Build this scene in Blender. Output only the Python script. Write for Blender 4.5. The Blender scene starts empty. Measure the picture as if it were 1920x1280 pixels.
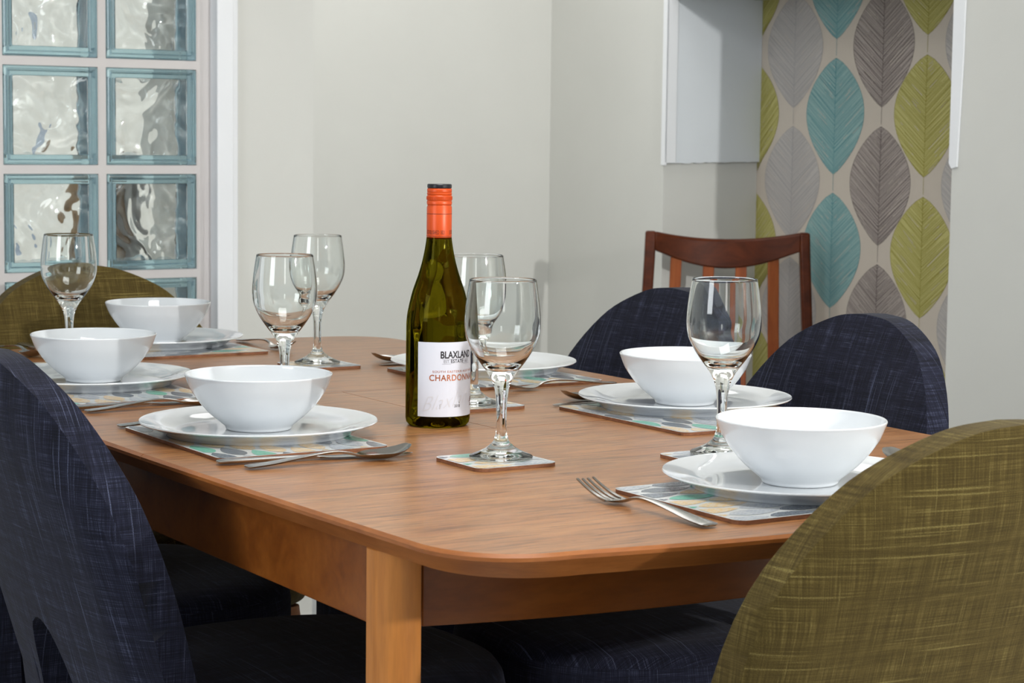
import bpy, bmesh, math, random
from mathutils import Vector, Matrix
R = math.radians
random.seed(7)
SC = bpy.context.scene
COL = SC.collection

# ------------------------------------------------------------------ camera
PIT, ROL, F_PX, CAM_Z = 0.09725, 0.01203, 3981.9, 0.36548 + 0.75
fwd = Vector((0, math.cos(PIT), -math.sin(PIT))); up0 = Vector((0, math.sin(PIT), math.cos(PIT))); rt0 = Vector((1, 0, 0))
rt = rt0 * math.cos(ROL) + up0 * math.sin(ROL); up = up0 * math.cos(ROL) - rt0 * math.sin(ROL)
cam = bpy.data.cameras.new('camera'); camo = bpy.data.objects.new('camera', cam); COL.objects.link(camo)
camo.matrix_world = Matrix(((rt.x, up.x, -fwd.x, 0), (rt.y, up.y, -fwd.y, 0), (rt.z, up.z, -fwd.z, CAM_Z), (0, 0, 0, 1)))
cam.sensor_width = 36; cam.lens = 36 * F_PX / 1920; cam.clip_start = .05
cam.dof.use_dof = True; cam.dof.focus_distance = 2.55; cam.dof.aperture_fstop = 18
SC.camera = camo
# ------------------------------------------------------------------ world, lights, exposure
w = bpy.data.worlds.new('sky'); SC.world = w; w.use_nodes = True
bg = w.node_tree.nodes['Background']; bg.inputs[0].default_value = (.80, .90, 1.0, 1); bg.inputs[1].default_value = .42
def area(name, loc, target, sx, sy, power, color):
    l = bpy.data.lights.new(name, 'AREA'); l.shape = 'RECTANGLE'; l.size = sx; l.size_y = sy; l.energy = power; l.color = color
    o = bpy.data.objects.new(name, l); COL.objects.link(o); o.location = loc
    o.rotation_euler = (Vector(target) - Vector(loc)).to_track_quat('-Z', 'Y').to_euler(); return o
area('window_light_left', (-2.6, .2, 1.75), (0, 3.2, .8), 1.1, 1.3, 37, (.93, .97, 1.0))
area('window_light_right', (2.87, -.0, 1.94), (0.6, 5.0, 1.1), .07, .12, 98, (1.0, .99, .96))
area('window_light_behind', (.3, -2.2, 2.0), (0, 3, .9), .5, 1.2, 9, (1.0, .99, .97))
_a, _l = 2.75, 4.35
def _al(a, l, z): return (a * .8499 - l * .5270, a * .5270 + l * .8499, z)
area('fill_light_far_top', _al(2.6, 4.2, 2.40), _al(2.6, 4.2, 0), 1.0, 1.0, 9, (1.0, .99, .98))  # added overhead fill to brighten the far walls, no lamp known there
area('fill_light_far_side', _al(2.02, 4.5, 1.55), _al(3.27, 4.2, 1.3), .6, 1.1, 3.5, (.95, .98, 1.0))  # added side fill for the right wall; the return wall has no window
area('ceiling_light', _al(1.1, 1.7, 2.40), _al(1.3, 2.2, 0), .9, .9, 25, (1.0, .99, .97))
sun = bpy.data.lights.new('sun', 'SUN'); sun.energy = 3.8; sun.angle = .01; sun.color = (1, .93, .82)
suno = bpy.data.objects.new('sun', sun); COL.objects.link(suno); suno.rotation_euler = Vector((.8 * .8499 + .3 * .5270, .8 * .5270 - .3 * .8499, -1.0)).to_track_quat('-Z', 'Y').to_euler()
SC.view_settings.view_transform = 'Standard'; SC.view_settings.look = 'None'; SC.view_settings.gamma = 1
SC.view_settings.use_curve_mapping = False; SC.view_settings.exposure = -0.09
try:
    SC.cycles.use_denoising = True; SC.cycles.max_bounces = 16; SC.cycles.transmission_bounces = 14; SC.cycles.transparent_max_bounces = 12
except Exception: pass

# ------------------------------------------------------------------ helpers
TH = R(31.8)
A = Vector((math.cos(TH), math.sin(TH), 0)); L = Vector((-math.sin(TH), math.cos(TH), 0))   # across / along the table
def al(a, l, z=0): return A * a + L * l + Vector((0, 0, z))
ROOM = Matrix.Rotation(TH, 4, 'Z')
def s2l(c):
    c = c / 255.; return c / 12.92 if c <= .04045 else ((c + .055) / 1.055) ** 2.4
def rgb(r, g, b): return (s2l(r), s2l(g), s2l(b), 1)

class NT:
    def __init__(s, name):
        s.m = bpy.data.materials.new(name); s.m.use_nodes = True; s.t = s.m.node_tree; s.n = s.t.nodes; s.p = s.n['Principled BSDF']
    def new(s, t, **k):
        n = s.n.new(t)
        for a, b in k.items(): setattr(n, a, b)
        return n
    def link(s, a, b): s.t.links.new(a, b)
    def coords(s, kind='Object', scale=(1, 1, 1), rot=(0, 0, 0)):
        tc = s.new('ShaderNodeTexCoord'); mp = s.new('ShaderNodeMapping'); mp.inputs['Scale'].default_value = scale; mp.inputs['Rotation'].default_value = rot
        s.link(tc.outputs[kind], mp.inputs[0]); return mp.outputs[0]
    def noise(s, v, scale=5, detail=3, rough=.5, dist=0):
        n = s.new('ShaderNodeTexNoise'); n.inputs['Scale'].default_value = scale; n.inputs['Detail'].default_value = detail
        n.inputs['Roughness'].default_value = rough; n.inputs['Distortion'].default_value = dist
        if v is not None: s.link(v, n.inputs['Vector'])
        return n.outputs[0]
    def ramp(s, f, stops):
        r = s.new('ShaderNodeValToRGB'); e = r.color_ramp.elements
        while len(e) < len(stops): e.new(.5)
        for i, (p, c) in enumerate(stops): e[i].position = p; e[i].color = c
        s.link(f, r.inputs[0]); return r.outputs[0]
    def mix(s, f, a, b, mode='MIX'):
        m = s.new('ShaderNodeMix', data_type='RGBA', blend_type=mode)
        for i, v in ((0, f), (6, a), (7, b)):
            if hasattr(v, 'is_output'): s.link(v, m.inputs[i])
            else: m.inputs[i].default_value = v
        return m.outputs[2]
    def math(s, op, a, b=0.):
        m = s.new('ShaderNodeMath', operation=op)
        for i, v in ((0, a), (1, b)):
            if hasattr(v, 'is_output'): s.link(v, m.inputs[i])
            else: m.inputs[i].default_value = v
        return m.outputs[0]
    def bump(s, h, strength=.2, dist=.001):
        b = s.new('ShaderNodeBump'); b.inputs['Strength'].default_value = strength; b.inputs['Distance'].default_value = dist
        s.link(h, b.inputs['Height']); s.link(b.outputs[0], s.p.inputs['Normal'])
    def base(s, c, rough=.5, metal=0, spec=.5):
        if hasattr(c, 'is_output'): s.link(c, s.p.inputs['Base Color'])
        else: s.p.inputs['Base Color'].default_value = c
        s.p.inputs['Roughness'].default_value = rough; s.p.inputs['Metallic'].default_value = metal
        s.p.inputs['Specular IOR Level'].default_value = spec
G4 = lambda v: (v, v, v, 1)
def simple(name, c, rough=.5, metal=0, spec=.5):
    t = NT(name); t.base(c, rough, metal, spec); return t.m

def m_paint(name, c, c2, spec=.2):
    t = NT(name); v = t.coords(); n = t.noise(v, 2.2, 4, .6); col = t.ramp(n, [(.3, c2), (.7, c)])
    t.base(col, .75, 0, spec); f = t.noise(v, 55, 5, .6); t.bump(f, .12, .002); return t.m
M_WALL = m_paint('cream wall paint', rgb(215, 215, 210), rgb(210, 210, 205))
M_WHITE = m_paint('white gloss paint', rgb(238, 240, 243), rgb(233, 235, 238), .5)
M_PANEL = m_paint('white panel paint', rgb(224, 229, 234), rgb(220, 225, 229))
M_CEIL = simple('white ceiling paint', rgb(235, 235, 230), .8)
M_FLOOR = simple('pale floor tiles', rgb(170, 172, 175), .45)
M_MORTAR = m_paint('grey mortar', rgb(212, 208, 206), rgb(203, 198, 197))

def m_tablewood(name, dark=False):
    t = NT(name); v = t.coords('Object')
    w1 = t.new('ShaderNodeMapping'); w1.inputs['Scale'].default_value = (1.6, 22, 8); t.link(v, w1.inputs[0])
    n1 = t.noise(w1.outputs[0], 1.5, 4, .55, .6)
    w2 = t.new('ShaderNodeMapping'); w2.inputs['Scale'].default_value = (14, 420, 60); t.link(v, w2.inputs[0])
    n2 = t.noise(w2.outputs[0], 1.3, 4, .65, .3)
    w3 = t.new('ShaderNodeMapping'); w3.inputs['Scale'].default_value = (7, 130, 20); t.link(v, w3.inputs[0])
    n3 = t.noise(w3.outputs[0], 1.2, 3, .6, 1.2)
    base = t.ramp(n1, [(.3, rgb(164, 110, 66)), (.5, rgb(172, 118, 73)), (.72, rgb(182, 130, 84))])
    pore = t.ramp(n2, [(.36, G4(.42)), (.54, G4(1.))])
    c = t.mix(1., base, pore, 'MULTIPLY')
    st = t.ramp(n3, [(.34, G4(.38)), (.46, G4(1.))])
    c = t.mix(.75, c, st, 'MULTIPLY')
    t.base(c, .30, 0, .42)
    r = t.math('MULTIPLY_ADD', n2, .12); t.n[-1].inputs[2].default_value = .22 if False else .24
    t.link(r, t.p.inputs['Roughness'])
    t.bump(n2, .10, .0006); return t.m
M_TOP = m_tablewood('oak veneer tabletop')
def m_wood(name, c1, c2, c3, sc, rough=.35, spec=.42):
    t = NT(name); v = t.coords('Object', sc); n = t.noise(v, 1.4, 4, .6, .8)
    v2 = t.coords('Object', tuple(x * 6 for x in sc)); n2 = t.noise(v2, 1.4, 3, .6)
    c = t.ramp(n, [(.3, c1), (.5, c2), (.75, c3)]); c = t.mix(.5, c, t.ramp(n2, [(.35, G4(.75)), (.6, G4(1))]), 'MULTIPLY')
    t.base(c, rough, 0, spec); t.bump(n2, .06, .0005); return t.m
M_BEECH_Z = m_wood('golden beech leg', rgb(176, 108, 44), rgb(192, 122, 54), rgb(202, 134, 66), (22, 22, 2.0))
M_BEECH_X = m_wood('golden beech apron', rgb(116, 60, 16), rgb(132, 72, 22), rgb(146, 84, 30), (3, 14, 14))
M_EDGE = m_wood('lipped table edge', rgb(140, 80, 34), rgb(156, 92, 42), rgb(168, 104, 52), (8, 8, 60), .38)
M_TEAK = m_wood('dark teak', rgb(64, 28, 12), rgb(84, 38, 17), rgb(104, 50, 23), (6, 6, 12), .36, .22)
M_TEAK2 = m_wood('warm teak slat', rgb(128, 62, 26), rgb(146, 74, 32), rgb(160, 88, 42), (20, 20, 3), .38, .22)
M_CHLEG = m_wood('oiled beech chair leg', rgb(150, 92, 50), rgb(166, 104, 58), rgb(176, 116, 68), (20, 20, 3), .4)

def m_fabric(name, c, lite, dark, sheen, vert):
    t = NT(name); tc = t.new('ShaderNodeTexCoord'); uv = tc.outputs['UV']
    def nz(sx, sy, seedoff, det=2):
        mp = t.new('ShaderNodeMapping'); mp.inputs['Scale'].default_value = (sx, sy, 1); mp.inputs['Location'].default_value = (seedoff, seedoff * .37, 0)
        t.link(uv, mp.inputs[0]); return t.noise(mp.outputs[0], 1, det, .5)
    warp = nz(1000, 22, 3); weft = nz(22, 1100, 9); b1 = nz(110, 4, 41, 1); b2 = nz(4, 110, 47, 1)          # thread streaks in both directions
    slub = nz(340, 5, 21, 1) if vert else nz(420, 12, 21, 1); slub2 = nz(14, 560, 33, 1) if vert else nz(6, 330, 33, 1)
    chk = nz(1500, 1500, 5, 1)
    f = t.math('ADD', t.math('ADD', t.math('MULTIPLY', warp, .34), t.math('MULTIPLY', weft, .34)), t.math('ADD', t.math('MULTIPLY', b1, .12), t.math('MULTIPLY', b2, .12)))
    col = t.ramp(f, [(.38, dark), (.5, c), (.66, lite)])
    dash = t.ramp(chk, [(.40, G4(.15)), (.58, G4(1))])
    col = t.mix(t.math('MULTIPLY', t.ramp(slub, [(.655 if vert else .70, G4(0)), (.72 if vert else .78, G4(.95))]), dash), col, lite)
    col = t.mix(t.math('MULTIPLY', t.ramp(slub2, [(.71 if vert else .655, G4(0)), (.79 if vert else .72, G4(.85))]), dash), col, lite)
    col = t.mix(.55, col, t.ramp(chk, [(.32, G4(.35)), (.6, G4(1.25))]), 'MULTIPLY')
    t.base(col, .9, 0, .15)
    t.p.inputs['Sheen Weight'].default_value = sheen; t.p.inputs['Sheen Roughness'].default_value = .5
    t.bump(t.math('ADD', f, t.math('MULTIPLY', chk, .7)), .45, .0012); return t.m
M_BLUE = m_fabric('navy woven fabric', rgb(33, 35, 52), rgb(86, 92, 116), rgb(19, 20, 30), .05, True)
M_GREEN = m_fabric('olive woven fabric', rgb(88, 74, 36), rgb(140, 126, 74), rgb(68, 56, 25), .05, False)

def m_ceramic():
    t = NT('white glazed porcelain'); t.base(rgb(218, 222, 226), .05, 0, .55); t.p.inputs['Coat Weight'].default_value = .3; t.p.inputs['Coat Roughness'].default_value = .03; return t.m
M_CER = m_ceramic()
M_STEEL = simple('polished stainless steel', rgb(168, 166, 163), .2, 1)
def m_glass(name, c, ior=1.5, rough=0.):
    t = NT(name); g = t.new('ShaderNodeBsdfGlass'); g.inputs['Color'].default_value = c; g.inputs['IOR'].default_value = ior; g.inputs['Roughness'].default_value = rough
    t.link(g.outputs[0], t.n['Material Output'].inputs[0]); return t.m, t, g
M_GLASS = m_glass('clear drinking glass', (.985, .995, .992, 1), 1.47)[0]
M_BOTTLE = m_glass('olive green bottle glass', (.33, .29, .045, 1), 1.36)[0]
M_CAPB = simple('black cap disc', rgb(22, 20, 28), .3)
def m_orange():
    t = NT('orange metallic sleeve'); t.base(rgb(208, 74, 4), .38, .1, .5); return t.m
M_ORANGE = m_orange()
M_LABEL = simple('white paper label', rgb(216, 219, 230), .55)
M_INK = simple('black ink', rgb(30, 24, 34), .5); M_COPPER = simple('copper foil', rgb(200, 116, 74), .35, .6)
M_PALEINK = simple('pale varnish ink', rgb(212, 212, 218), .3); M_GREYINK = simple('grey ink', rgb(130, 128, 138), .5)
M_REDINK = simple('dark red ink', rgb(110, 40, 48), .5); M_BROWNINK = simple('dark brown ink', rgb(96, 34, 14), .5)
M_CORK = m_wood('brown hardboard edge', rgb(110, 68, 44), rgb(128, 82, 54), rgb(150, 100, 68), (60, 60, 200), .7)
def m_dots(name, c, paper, amt):
    t = NT(name); v = t.coords('Object', (190, 190, 190)); vo = t.new('ShaderNodeTexVoronoi'); vo.inputs['Scale'].default_value = 1; vo.inputs['Randomness'].default_value = .25
    t.link(v, vo.inputs['Vector']); col = t.mix(t.ramp(vo.outputs['Distance'], [(.38, G4(amt)), (.5, G4(0))]), c, paper) if False else t.mix(t.ramp(vo.outputs['Distance'], [(.36, G4(0)), (.46, G4(amt))]), c, paper)
    t.base(col, .22, 0, .5); return t.m
PAPER = rgb(208, 211, 212)
M_PAPER = simple('pale mat laminate', PAPER, .2)
M_YEL = m_dots('ochre dotted print', rgb(224, 184, 112), PAPER, .5)
M_LGR = m_dots('light grey dotted print', rgb(156, 164, 176), PAPER, .5)
M_DGR = m_dots('charcoal print', rgb(92, 100, 110), rgb(120, 128, 138), .7)
M_TEAL = m_dots('mint green print', rgb(104, 176, 156), rgb(130, 192, 174), .7)

def meshobj(name, bm, mats, parent=None, smooth=False, M=None):
    bmesh.ops.recalc_face_normals(bm, faces=bm.faces[:]) if bm.faces else None
    me = bpy.data.meshes.new(name); bm.to_mesh(me); bm.free()
    for m in (mats if isinstance(mats, (list, tuple)) else [mats]): me.materials.append(m)
    if smooth:
        for p in me.polygons: p.use_smooth = True
    o = bpy.data.objects.new(name, me); COL.objects.link(o)
    if parent is not None: o.parent = parent
    if M is not None: o.matrix_local = M
    return o
def autosmooth(o, ang=35):
    me = o.data
    for p in me.polygons: p.use_smooth = True
    bm = bmesh.new(); bm.from_mesh(me)
    for e in bm.edges:
        if len(e.link_faces) == 2 and e.calc_face_angle(0) > R(ang): e.smooth = False
    bm.to_mesh(me); bm.free(); return o
def bevel(o, width, seg=3, ang=40):
    m = o.modifiers.new('bevel', 'BEVEL'); m.width = width; m.segments = seg; m.limit_method = 'ANGLE'; m.angle_limit = R(ang); m.harden_normals = False
    return o
def tag(o, label, cat, group=None):
    o['label'] = label; o['category'] = cat
    if group: o['group'] = group
    return o
def thing(name, loc, rz, label, cat, group=None):
    o = bpy.data.objects.new(name, None); COL.objects.link(o); o.location = loc; o.rotation_euler = (0, 0, rz); o.empty_display_size = .05
    return tag(o, label, cat, group)
def copy_tree(o, parent=None):
    c = o.copy(); COL.objects.link(c); c.parent = parent
    for ch in [x for x in COL.objects if x.parent == o]: copy_tree(ch, c)
    return c
def box(bm, x0, x1, y0, y1, z0, z1, mi=0):
    v = [bm.verts.new((x, y, z)) for z in (z0, z1) for y in (y0, y1) for x in (x0, x1)]
    for f in ((0, 2, 3, 1), (4, 5, 7, 6), (0, 1, 5, 4), (2, 6, 7, 3), (0, 4, 6, 2), (1, 3, 7, 5)):
        bm.faces.new([v[i] for i in f]).material_index = mi
def lathe(bm, prof, n=64, mi=0):
    """prof: list of (r, z); r==0 ends make poles"""
    rings = []
    for r, z in prof:
        if r < 1e-7: rings.append([bm.verts.new((0, 0, z))])
        else: rings.append([bm.verts.new((r * math.cos(2 * math.pi * i / n), r * math.sin(2 * math.pi * i / n), z)) for i in range(n)])
    for p, q in zip(rings, rings[1:]):
        for i in range(n):
            j = (i + 1) % n
            if len(p) == 1 and len(q) == 1: continue
            if len(p) == 1: f = bm.faces.new((p[0], q[i], q[j]))
            elif len(q) == 1: f = bm.faces.new((p[i], q[0], p[j]))
            else: f = bm.faces.new((p[i], q[i], q[j], p[j]))
            f.material_index = mi
def cr(pts, sub=6):
    """Catmull-Rom through a polyline"""
    out = []; P = [pts[0]] + list(pts) + [pts[-1]]
    for i in range(1, len(P) - 2):
        for k in range(sub):
            t = k / sub; o = []
            for d in range(len(pts[0])):
                a, b, c, e = P[i - 1][d], P[i][d], P[i + 1][d], P[i + 2][d]
                o.append(.5 * (2 * b + (c - a) * t + (2 * a - 5 * b + 4 * c - e) * t * t + (3 * b - a - 3 * c + e) * t ** 3))
            out.append(tuple(o))
    out.append(tuple(pts[-1])); return out
def loft(bm, secs, cap=True, mi=0):
    rs = [[bm.verts.new(p) for p in s] for s in secs]; n = len(rs[0])
    for a, b in zip(rs, rs[1:]):
        for i in range(n):
            f = bm.faces.new((a[i], a[(i + 1) % n], b[(i + 1) % n], b[i])); f.material_index = mi
    if cap: bm.faces.new(rs[0][::-1]).material_index = mi; bm.faces.new(rs[-1]).material_index = mi
def prism(bm, poly, z0, z1, mt=0, ms=0, mb=0):
    a = [bm.verts.new((x, y, z0)) for x, y in poly]; b = [bm.verts.new((x, y, z1)) for x, y in poly]; n = len(poly)
    bm.faces.new(a[::-1]).material_index = mb; bm.faces.new(b).material_index = mt
    for i in range(n): bm.faces.new((a[i], a[(i + 1) % n], b[(i + 1) % n], b[i])).material_index = ms
def struct(name, bm, mats, M=ROOM, parent=None, **k):
    o = meshobj(name, bm, mats, parent, M=M, **k)
    if parent is None: o['kind'] = 'structure'
    return o

# ------------------------------------------------------------------ room shell (room axes: x across the table, y along it)
TB = 2.45
bm = bmesh.new(); box(bm, -3.2, 4.2, -3.0, 6.2, -.1, 0); struct('floor', bm, M_FLOOR)
bm = bmesh.new(); box(bm, -3.2, 4.2, -1.2, 4.19, TB, TB + .1); box(bm, 1.7, 4.2, 4.19, 5.25, TB, TB + .1); struct('ceiling', bm, M_CEIL)
WL = 3.94                                    # face of the wall with the glass block window
# window opening in a: 4 columns of blocks; z rows
PITCH, MZ = .206, .2065
aR = 1.712; aL = aR - 4 * PITCH; zB = 1.0375 - 2 * MZ; zT = 1.0375 + 4 * MZ
FR = .072                                    # frame width
bm = bmesh.new()
box(bm, -3.2, aL - FR, WL, WL + .25, 0, TB); box(bm, aR + FR, 1.957, WL, WL + .25, 0, TB)
box(bm, aL - FR, aR + FR, WL, WL + .25, 0, zB - FR); box(bm, aL - FR, aR + FR, WL, WL + .25, zT + FR, TB)
struct('wall_left', bm, M_WALL)
bm = bmesh.new(); box(bm, 1.70, 1.957, WL + .25, 5.44 * .934, 0, TB); struct('wall_return', bm, M_WALL)
bm = bmesh.new(); box(bm, 1.70, 3.7, 5.44 * .934, 5.25, 0, TB); struct('wall_back', bm, M_WALL)
WS, WA, LN, LF, ZH = 3.5, 3.83, 3.70, 4.85, 1.505
K = .934                                     # alcove measured at 3.5 m, standing at K times that distance
def shrink(bm):
    for v_ in bm.verts: v_.co = Vector((v_.co.x * K, v_.co.y * K, CAM_Z + (v_.co.z - CAM_Z) * K))
    return bm
bm = bmesh.new()
box(bm, WS * K, WA * K + .15, LF * K, 5.44 * K, 0, TB); box(bm, WS * K, WA * K + .15, -3.0, LN * K, 0, TB); box(bm, WS * K, WA * K, LN * K, LF * K, CAM_Z + (ZH - CAM_Z) * K, TB)
struct('wall_right', bm, M_WALL)
# white lining of the alcove: far reveal with its slanting ragged bottom edge, and the corner bead
def pz(x, y, Y): return CAM_Z + (252 + .012 * (x - 960) - y) * Y / 3981.9
bm = bmesh.new()
random.seed(3)
zl, zr = 1.0395, 1.045
n = 24; bot = []
for i in range(n + 1):
    t = i / n; bot.append((WS - .004 + t * (WA - WS + .004), zl + (zr - zl) * t + random.uniform(-.0016, .0016)))
for (y0, y1) in ((LF - .012, LF - .001),):
    fr = [bm.verts.new((x, y0, z)) for x, z in bot] + [bm.verts.new((WA - .001, y0, ZH - .001)), bm.verts.new((WS - .004, y0, ZH - .001))]
    bk = [bm.verts.new((x, y1, z)) for x, z in bot] + [bm.verts.new((WA - .001, y1, ZH - .001)), bm.verts.new((WS - .004, y1, ZH - .001))]
    bm.faces.new(fr); bm.faces.new(bk[::-1]); N = len(fr)
    for i in range(N): bm.faces.new((fr[i], bk[i], bk[(i + 1) % N], fr[(i + 1) % N]))
struct('trim_1', shrink(bm), M_PANEL)
bm = bmesh.new()
v = [(WS - .006, LF - .014, 1.036), (WS - .006, LF + .006, 1.030), (WS - .006, LF + .006, TB - .01), (WS - .006, LF - .014, TB - .01)]
box(bm, WS - .007, WS + .03, LF - .016, LF - .0125, 1.040, ZH - .002); box(bm, WS - .007, WS - .001, LF - .016, LF + .006, 1.034, TB - .01)
o = struct('trim_2', shrink(bm), M_WHITE); bevel(o, .002, 2)
bm = bmesh.new()
poly = [(LN - .020, 1.052), (LN - .002, 1.048), (LN + .006, 1.060), (LN + .006, ZH), (LN - .030, ZH + .2), (LN - .036, ZH + .2), (LN - .030, 1.3)]
loft(bm, [[(WS - .005, y, z) for y, z in poly], [(WS - .0005, y, z) for y, z in poly]])
struct('trim_3', shrink(bm), M_WHITE)

# ---- alcove back wall with leaf wallpaper (printed leaves are faces of the same sheet)
WPC = {'g': rgb(186, 180, 116), 'l': rgb(186, 181, 177), 't': rgb(144, 176, 174), 'd': rgb(168, 158, 152)}
WPD = {'g': rgb(150, 143, 66), 'l': rgb(163, 160, 160), 't': rgb(92, 144, 150), 'd': rgb(104, 94, 92)}
M_WP = m_paint('beige wallpaper ground', rgb(200, 190, 178), rgb(194, 184, 172))
wm = [M_WP]; wi = {}
for k in 'gltd':
    wi[k] = len(wm); wm.append(simple('leaf print ' + {'g': 'olive', 'l': 'pale grey', 't': 'teal', 'd': 'dark grey'}[k], WPC[k], .7, 0, .2)); wm.append(simple('leaf line ' + {'g': 'olive', 'l': 'pale grey', 't': 'teal', 'd': 'dark grey'}[k], WPD[k], .7, 0, .2))
bm = bmesh.new()
random.seed(11)
def leaf(cy, ztop, k):
    hh, hw = .316, .120; X0 = WA - .0004; X1 = WA - .0008; X2 = WA - .0006
    def half(t):                                    # t 0 at the top tip, 1 at the bottom tip
        return hw * (math.sin(math.pi * t ** .93)) ** .80 if 0 < t < 1 else 0
    ns = 28
    lp = [(cy - half(i / ns), ztop - hh * i / ns) for i in range(ns + 1)]; rp = [(cy + half(i / ns), ztop - hh * i / ns) for i in range(ns - 1, 0, -1)]
    def okl(y): return LN < y < LF - .001
    def clampy(y): return min(max(y, LN - .04), LF - .002)
    pts = [(clampy(y), z) for y, z in lp + rp]
    f = bm.faces.new([bm.verts.new((X0, y, z)) for y, z in pts]); f.material_index = wi[k]
    def stroke(p, q, wd, mi, x=X1):
        if p[0] > LF - .003 and q[0] > LF - .003: return
        p = (clampy(p[0]), p[1]); q = (clampy(q[0]), q[1])
        d = Vector((q[0] - p[0], q[1] - p[1])); ln = d.length
        if ln < 1e-4: return
        nn = Vector((-d.y, d.x)) / ln * wd / 2
        f = bm.faces.new([bm.verts.new((x, a, b)) for a, b in ((p[0] - nn.x, p[1] - nn.y), (q[0] - nn.x * .6, q[1] - nn.y * .6), (q[0] + nn.x * .6, q[1] + nn.y * .6), (p[0] + nn.x, p[1] + nn.y))]); f.material_index = mi
    stroke((cy, ztop), (cy, ztop - hh - .046), .0022, wi[k] + 1)
    for i in range(ns):
        for s in (-1, 1):
            stroke((cy + s * half(i / ns), ztop - hh * i / ns), (cy + s * half((i + 1) / ns), ztop - hh * (i + 1) / ns), .0018, wi[k] + 1)
    # veins rise outwards from the midrib
    m = 60
    for s in (-1, 1):
        for i in range(m + 14):
            z0 = ztop - hh * (i / m) - random.uniform(0, .003); slope = .75 + random.uniform(-.05, .05)
            # march outwards until the outline is reached
            tt = (ztop - z0) / hh; y = 0; st = .003; start = None; last = None
            while y < hw + .01:
                z = z0 + slope * y; t = (ztop - z) / hh; inside = 0 < t < 1 and half(t) > y
                if inside:
                    if start is None: start = (y, z)
                    last = (y, z)
                y += st
            if start and last and last[0] - start[0] > .006:
                r = random.random()
                a = start; b = last
                if r < .15: b = (a[0] + (b[0] - a[0]) * random.uniform(.5, .9), a[1] + (b[1] - a[1]) * .7); b = (b[0], a[1] + slope * (b[0] - a[0]))
                stroke((cy + s * a[0], a[1]), (cy + s * b[0], b[1]), random.uniform(.0012, .0021), wi[k] + 1)
                if random.random() < .28:   # bare paper showing between strokes
                    u0, u1 = sorted((random.uniform(.1, .9), random.uniform(.3, 1.)))
                    dz = -.0026
                    stroke((cy + s * (a[0] + (b[0] - a[0]) * u0), a[1] + (b[1] - a[1]) * u0 + dz), (cy + s * (a[0] + (b[0] - a[0]) * u1), a[1] + (b[1] - a[1]) * u1 + dz), random.uniform(.001, .002), 0, X2)
for cy, k, ph in ((4.875, 'g', 0), (4.69, 'l', 1), (4.512, 't', 0), (4.322, 'd', 1), (4.152, 'g', 0), (3.965, 'l', 1), (3.78, 't', 0)):
    for i in range(-1, 4):
        leaf(cy, (1.333 if ph == 0 else 1.147) + .368 * (1 - i), k)
shrink(bm); box(bm, WA * K, WA * K + .15, LN * K, LF * K, 0, TB)
o = meshobj('wall_alcove', bm, wm, M=ROOM); o['kind'] = 'structure'

# ------------------------------------------------------------------ glass block window
win = bpy.data.objects.new('window_1', None); COL.objects.link(win); win.matrix_world = ROOM; win['kind'] = 'structure'
bm = bmesh.new()
def framebox(bm, o_, i_, y0, y1):
    (a0, a1, z0, z1), (b0, b1, w0, w1) = o_, i_
    box(bm, a0, b0, y0, y1, z0, z1); box(bm, b1, a1, y0, y1, z0, z1); box(bm, b0, b1, y0, y1, z0, w0); box(bm, b0, b1, y0, y1, w1, z1)
framebox(bm, (aL - FR, aR + FR, zB - FR, zT + FR), (aL - .030, aR + .030, zB - .03, zT + .03), WL - .012, WL + .1)
framebox(bm, (aL - .058, aR + .058, zB - .058, zT + .058), (aL - .022, aR + .022, zB - .022, zT + .022), WL - .022, WL + .09)
o = meshobj('window_frame', bm, M_WHITE, win); bevel(o, .003, 3)
bm = bmesh.new()
y0, y1 = WL + .012, WL + .085
jt = .0085
framebox(bm, (aL - .0225, aR + .0225, zB - .0225, zT + .0225), (aL + .0, aR - .0, zB + .0, zT - .0), y0, y1)
for i in range(0, 5):
    a = aL + i * PITCH; box(bm, a - jt, a + jt, y0, y1, zB - .01, zT + .01)
for i in range(0, 7):
    z = zB + i * MZ
    for c in range(4): box(bm, aL + c * PITCH + jt, aL + (c + 1) * PITCH - jt, y0, y1, z - jt, z + jt)
meshobj('mortar', bm, M_MORTAR, win)
mg, tg, gg = m_glass('wavy block glass', (.97, .99, 1.0, 1), 1.48)
v = tg.coords('Object'); nz = tg.noise(v, 9, 1, .4, 1.4); bp = tg.new('ShaderNodeBump'); bp.inputs['Strength'].default_value = 1.; bp.inputs['Distance'].default_value = .02
tg.link(nz, bp.inputs['Height']); tg.link(bp.outputs[0], gg.inputs['Normal'])
tr = NT('blue green block rim'); tr.base(rgb(188, 224, 236), .04, 0, .6); tr.p.inputs['Transmission Weight'].default_value = .85; tr.p.inputs['IOR'].default_value = 1.45
M_WAVY, M_RIM = mg, tr.m
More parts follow.
